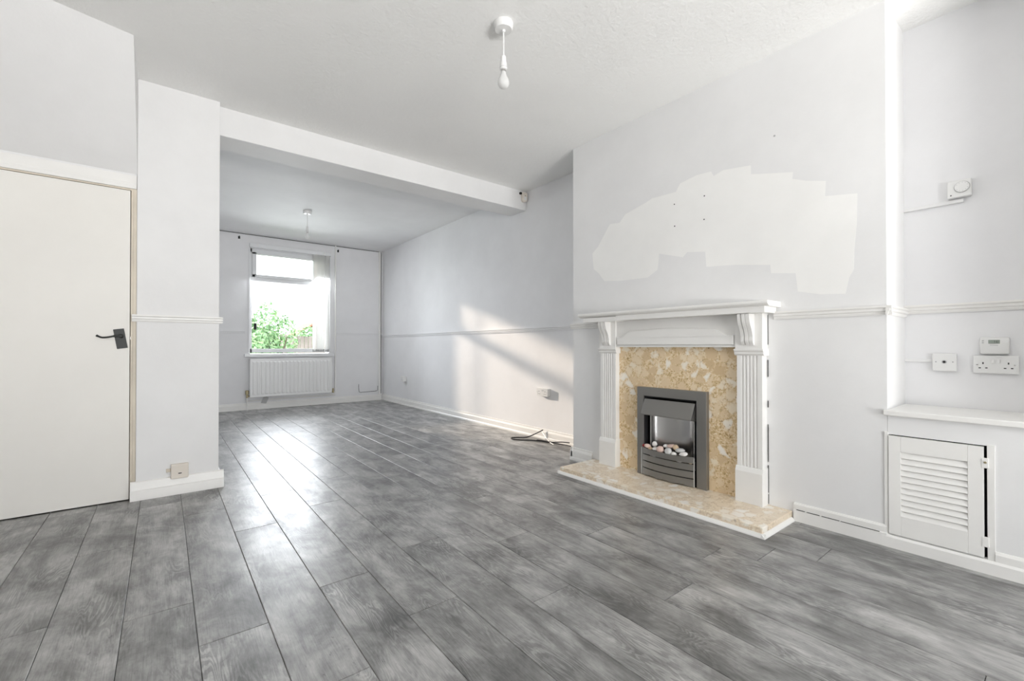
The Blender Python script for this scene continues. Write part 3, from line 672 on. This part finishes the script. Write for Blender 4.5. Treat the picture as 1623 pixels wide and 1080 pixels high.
# aerial socket
t = thing('aerial_socket', 'cream aerial socket with round outlet left of the double socket', 'socket', (R, .417, .85), 'electrical sockets')
fp = part('face_plate', B_(R-.024, R, .372, .463, .852, .943, bev=.004), PLASTIC, t)
part('outlet', lathe(bmesh.new(), [(.009, .001), (.009, -.003), (.006, -.004), (.005, -.001), (.002, -.001)], (R-.024, .4175, .9), 18, 'x'), GREYP, fp)
bm = bmesh.new(); lathe(bm, [(.006, .001), (.0055, -.0032)], (R-.024, .4175, .9), 16, 'x'); part('outlet_core', bm, DARK, fp)
for y in (.386, .449): part('screw', lathe(bmesh.new(), [(.0032, .0), (.0032, -.001)], (R-.024, y, .9), 10, 'x'), GREYP, fp)
tag(obj('cable_trunking', B_(R-.010, R, .463, CY0, .897, .912, bev=.002), WALL), 'short white trunking left of the aerial socket', 'trunking')
# digital thermostat
t = thing('digital_thermostat', 'white digital thermostat with grey screen above the alcove socket', 'thermostat', (R, .243, .94))
bm = B_(R-.028, R, .192, .293, .942, 1.024, bev=.010); bd = part('body', bm, PLASTIC, t, True)
part('screen', B_(R-.0292, R-.027, .224, .262, .993, 1.011), LCD, bd)
fc = bpy.data.curves.new('digits', 'FONT'); fc.body = '16'; fc.size = .015; fc.extrude = .0002
fo = bpy.data.objects.new('digits', fc); COL.objects.link(fo); bpy.context.view_layer.update()
dg = bpy.data.meshes.new_from_object(fo.evaluated_get(bpy.context.evaluated_depsgraph_get())); bpy.data.objects.remove(fo)
# text lies in XY; turn it to face -X reading towards -Y
dg.transform(Matrix.Translation((R-.0296, .245, .9965)) @ Matrix(((0, 0, -1, 0), (-1, 0, 0, 0), (0, 1, 0, 0), (0, 0, 0, 1))))
dg.transform(Matrix.Translation(-t.location)); dg.materials.append(INK); dgo = bpy.data.objects.new('digits', dg); COL.objects.link(dgo); dgo.parent = bd
part('brand_print', B_(R-.0283, R-.0275, .230, .257, .983, .986), GREYP, bd)
for z in (.997, 1.007): part('button', B_(R-.0295, R-.027, .277, .283, z-.002, z+.002), GREYP, bd)
# dial thermostat
t = thing('dial_thermostat', 'cream room thermostat with round dial high in the alcove', 'thermostat', (R, .358, 1.73))
bd = part('body', B_(R-.032, R, .315, .402, 1.732, 1.818, bev=.004), PLASTIC, t)
dl = part('dial', lathe(bmesh.new(), [(.027, .001), (.027, -.005), (.0255, -.008), (.004, -.0085)], (R-.032, .348, 1.780), 36, 'x'), PLASTIC, bd, True)
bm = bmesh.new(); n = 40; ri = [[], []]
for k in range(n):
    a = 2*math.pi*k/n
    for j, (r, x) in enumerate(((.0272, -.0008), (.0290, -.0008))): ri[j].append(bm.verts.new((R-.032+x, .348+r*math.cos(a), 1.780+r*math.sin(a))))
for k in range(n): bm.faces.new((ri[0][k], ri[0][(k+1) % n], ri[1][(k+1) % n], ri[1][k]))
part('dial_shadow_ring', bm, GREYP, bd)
bm = bmesh.new()
for k in range(10):
    a = math.radians(-60+k*33); b2 = B_(-.0004, .0004, -.0007, .0007, .019, .0225); merge(bm, b2, Matrix.Translation((R-.0403, .348, 1.780)) @ Matrix.Rotation(a, 4, 'X'))
part('scale_marks', bm, GREYP, bd)
part('indicator', lathe(bmesh.new(), [(.003, .001), (.003, -.001)], (R-.032, .388, 1.745), 10, 'x'), DARK, bd)
tag(obj('cable_trunking', B_(R-.014, R, .345, CY0, 1.708, 1.726, bev=.002), WALL), 'thin white trunking running left from the dial thermostat', 'trunking')
# phone point on the pillar
t = thing('phone_socket', 'small cream telephone socket low on the pillar above skirting', 'socket', (.09, PP, .1))
part('face', B_(.043, .137, PP-.03, PP, .105, .20, bev=.004), CREAMPL, t)
part('port', B_(.082, .100, PP-.0312, PP-.029, .136, .142), DARK, t)
part('tape_shadow', B_(.018, .043, PP-.012, PP, .15, .172, bev=.003), JAMB, t, label='brown cable tape with the shadow beside it put into the colour')  # one brown block carries the cable tape and the shadow next to it
# motion sensor on the beam end
t = thing('motion_sensor', 'small cream motion sensor on the beam by the right wall', 'sensor', (3.125, BF, 2.58))
bm = bmesh.new(); prism(bm, [(3.096, 2.676), (3.160, 2.676), (3.160, 2.60), (3.152, 2.582), (3.139, 2.575), (3.117, 2.575), (3.104, 2.582), (3.096, 2.60)], 'y', BF-.042, BF, bev=.006)
bd = part('body', bm, CREAMPL, t)
part('lens', B_(3.112, 3.144, BF-.0445, BF-.04, 2.59, 2.628, bev=.002), PLASTIC, bd); part('indicator', B_(3.124, 3.132, BF-.044, BF-.04, 2.635, 2.642), DARK, bd)
part('bracket', B_(3.075, 3.096, BF-.02, BF, 2.655, 2.676), DARK, t)

# ------------------------------------------------------------------ pendants
def pendant(x, y, ztop, drop, label):
    t = thing('pendant_light', label, 'pendant light', (x, y, ztop), 'pendant lights')
    part('ceiling_rose', lathe(bmesh.new(), [(.052, ztop), (.052, ztop-.012), (.049, ztop-.028), (.044, ztop-.036), (.009, ztop-.038), (.008, ztop-.048), (.003, ztop-.05)], (x, y, 0), 32), PLASTIC, t, True)
    zb = ztop-drop
    part('flex', tube(bmesh.new(), [(x, y, ztop-.045), (x+.001, y, ztop-drop*.6), (x, y, zb+.02)], .0038, 10), PLASTIC, t, True)
    lh = part('lamp_holder', lathe(bmesh.new(), [(.006, zb+.032), (.0135, zb+.026), (.0145, zb-.002), (.0175, zb-.004), (.019, zb-.008), (.019, zb-.032), (.0205, zb-.034), (.0205, zb-.042), (.017, zb-.044)], (x, y, 0), 24), PLASTIC, t, True)
    bm = lathe(bmesh.new(), [(.0195, zb-.031), (.0198, zb-.034)], (x, y, 0), 24); part('holder_ring', bm, GREYP, lh)
    part('cap', lathe(bmesh.new(), [(.0125, zb-.03), (.0125, zb-.062)], (x, y, 0), 20), STEELL, lh)
    part('bulb', lathe(bmesh.new(), [(.0125, zb-.055), (.0145, zb-.066), (.019, zb-.080), (.026, zb-.094), (.0300, zb-.108), (.0295, zb-.120), (.0255, zb-.131), (.017, zb-.139), (.007, zb-.142), (.0005, zb-.1425)], (x, y, 0), 28), BULB, t, True)
pendant(1.415, 1.872, H, .205, 'unlit bulb pendant hanging from the front stippled ceiling')
pendant(1.452, 6.11, H2, .225, 'unlit bulb pendant hanging from ceiling in the rear room')

# ------------------------------------------------------------------ loose cable on the floor
pts = [(3.145, 3.47, .10), (3.10, 3.56, .045), (3.04, 3.62, .012), (2.98, 3.70, .006), (2.92, 3.72, .006), (2.885, 3.66, .006), (2.93, 3.57, .006), (3.0, 3.50, .006), (3.06, 3.40, .006), (3.07, 3.30, .008), (3.09, 3.22, .02), (3.10, 3.14, .034), (3.11, 3.05, .04)]
tag(obj('power_cable', tube(bmesh.new(), catmull(pts, 7), .0055, 8), RUBBER, None, True), 'looped black cable lying on the floor by the skirting', 'cable')
pts = [(3.04, 3.45, .012), (3.05, 3.38, .018), (3.06, 3.30, .016), (3.08, 3.22, .010), (3.11, 3.12, .008), (3.12, 3.04, .008)]
tag(obj('thin_cable', tube(bmesh.new(), catmull(pts, 6), .0045, 8), RUBBER, None, True), 'second short black cable tangled with the looped one', 'cable')
pts = [(3.143, 3.50, .09), (3.12, 3.43, .06), (3.09, 3.35, .03), (3.06, 3.27, .014), (3.04, 3.20, .008)]
tag(obj('white_wire', tube(bmesh.new(), catmull(pts, 6), .0022, 8), PLASTIC, None, True), 'thin white wire leaning on skirting among the black cables', 'wire')

# ------------------------------------------------------------------ garden seen through the rear window
struct('ground', B_(-14, 22, B+.24, 40, -.5, -.35), LAWN, 'garden lawn beyond the rear window', 'ground')
def bush(name, c, r, nleaf, ls, seed, label):
    t = thing(name, label, 'bush', (c[0], c[1], -.35)); rg = random.Random(seed); bm = bmesh.new()
    blobs = [(Vector((0, 0, 0)), 1.0)]+[(Vector((rg.uniform(-.7, .7)*r[0], rg.uniform(-.6, .6)*r[1], rg.uniform(-.4, .75)*r[2])), rg.uniform(.4, .62)) for _ in range(9)]
    for i in range(nleaf):
        off, s = rg.choice(blobs); d = Vector((rg.gauss(0, 1), rg.gauss(0, 1), rg.gauss(0, 1))).normalized()
        p = Vector(c)+off+Vector((d.x*r[0], d.y*r[1], d.z*r[2]))*s*rg.uniform(.72, 1.03)
        if p.z < -.33: continue
        a = (d+Vector((rg.gauss(0, .5), rg.gauss(0, .5), rg.gauss(0, .5)))).normalized(); u = a.orthogonal().normalized(); v = a.cross(u)
        th = rg.uniform(0, 6.28); u, v = u*math.cos(th)+v*math.sin(th), v*math.cos(th)-u*math.sin(th); k = ls*rg.uniform(.6, 1.3)
        bm.faces.new([bm.verts.new(p+u*k), bm.verts.new(p+v*k*.45+a*k*.12), bm.verts.new(p-u*k), bm.verts.new(p-v*k*.45+a*k*.12)])
    me = bpy.data.meshes.new('foliage'); bm.to_mesh(me); bm.free(); me.materials.append(LEAF); me.transform(Matrix.Translation(-t.location))
    o = bpy.data.objects.new('foliage', me); COL.objects.link(o); o.parent = t; o['kind'] = 'stuff'
    bm = bmesh.new()
    for k in range(5):
        e = Vector(c)+Vector((rg.uniform(-.6, .6)*r[0], rg.uniform(-.5, .5)*r[1], rg.uniform(.0, .5)*r[2])); tube(bm, [(c[0]+rg.uniform(-.06, .06), c[1], -.36), (Vector((c[0], c[1], -.35))+e)/2, e], [.04, .03, .012], 7)
    part('stem', bm, BARK, t, True)
bush('bush', (1.98, 12.0, .72), (.62, .6, 1.18), 5200, .055, 11, 'large leafy green bush outside the rear window')
bush('bush', (1.15, 10.5, .42), (.5, .45, .90), 3200, .055, 12, 'lower light green bush at the left edge of the rear window')
bush('bush', (4.95, 19.5, .75), (.9, .6, 1.0), 2600, .08, 13, 'distant small bush behind the garden fence')
fen = thing('garden_fence', 'weathered vertical board garden fence beyond the bush', 'fence', (4, 16, -.35))
for i in range(38):
    x = 2.1+i*.125; hh = 1.36+.05*math.sin(i*.35); part('fence_board', B_(x, x+.112, 15.99, 16.012, -.35, hh, bev=.003), WOODF, fen)
for z in (.1, .95): part('fence_rail', B_(2.05, 6.9, 16.012, 16.05, z, z+.08), WOODF, fen)
for x in (2.05, 4.4, 6.85): part('fence_post', B_(x-.05, x+.05, 16.05, 16.15, -.35, 1.3), WOODF, fen)
sd = thing('garden_shed', 'small shed with red tiled roof just above the fence', 'shed', (5.3, 22, -.35))
part('shed_wall', B_(4.75, 5.95, 21.3, 23.2, -.35, 1.45), RENDERW, sd)
part('roof', P_([(4.62, 1.42), (5.35, 1.98), (6.08, 1.42), (6.08, 1.50), (5.35, 2.06), (4.62, 1.50)], 'y', 21.2, 23.3), ROOFM, sd)
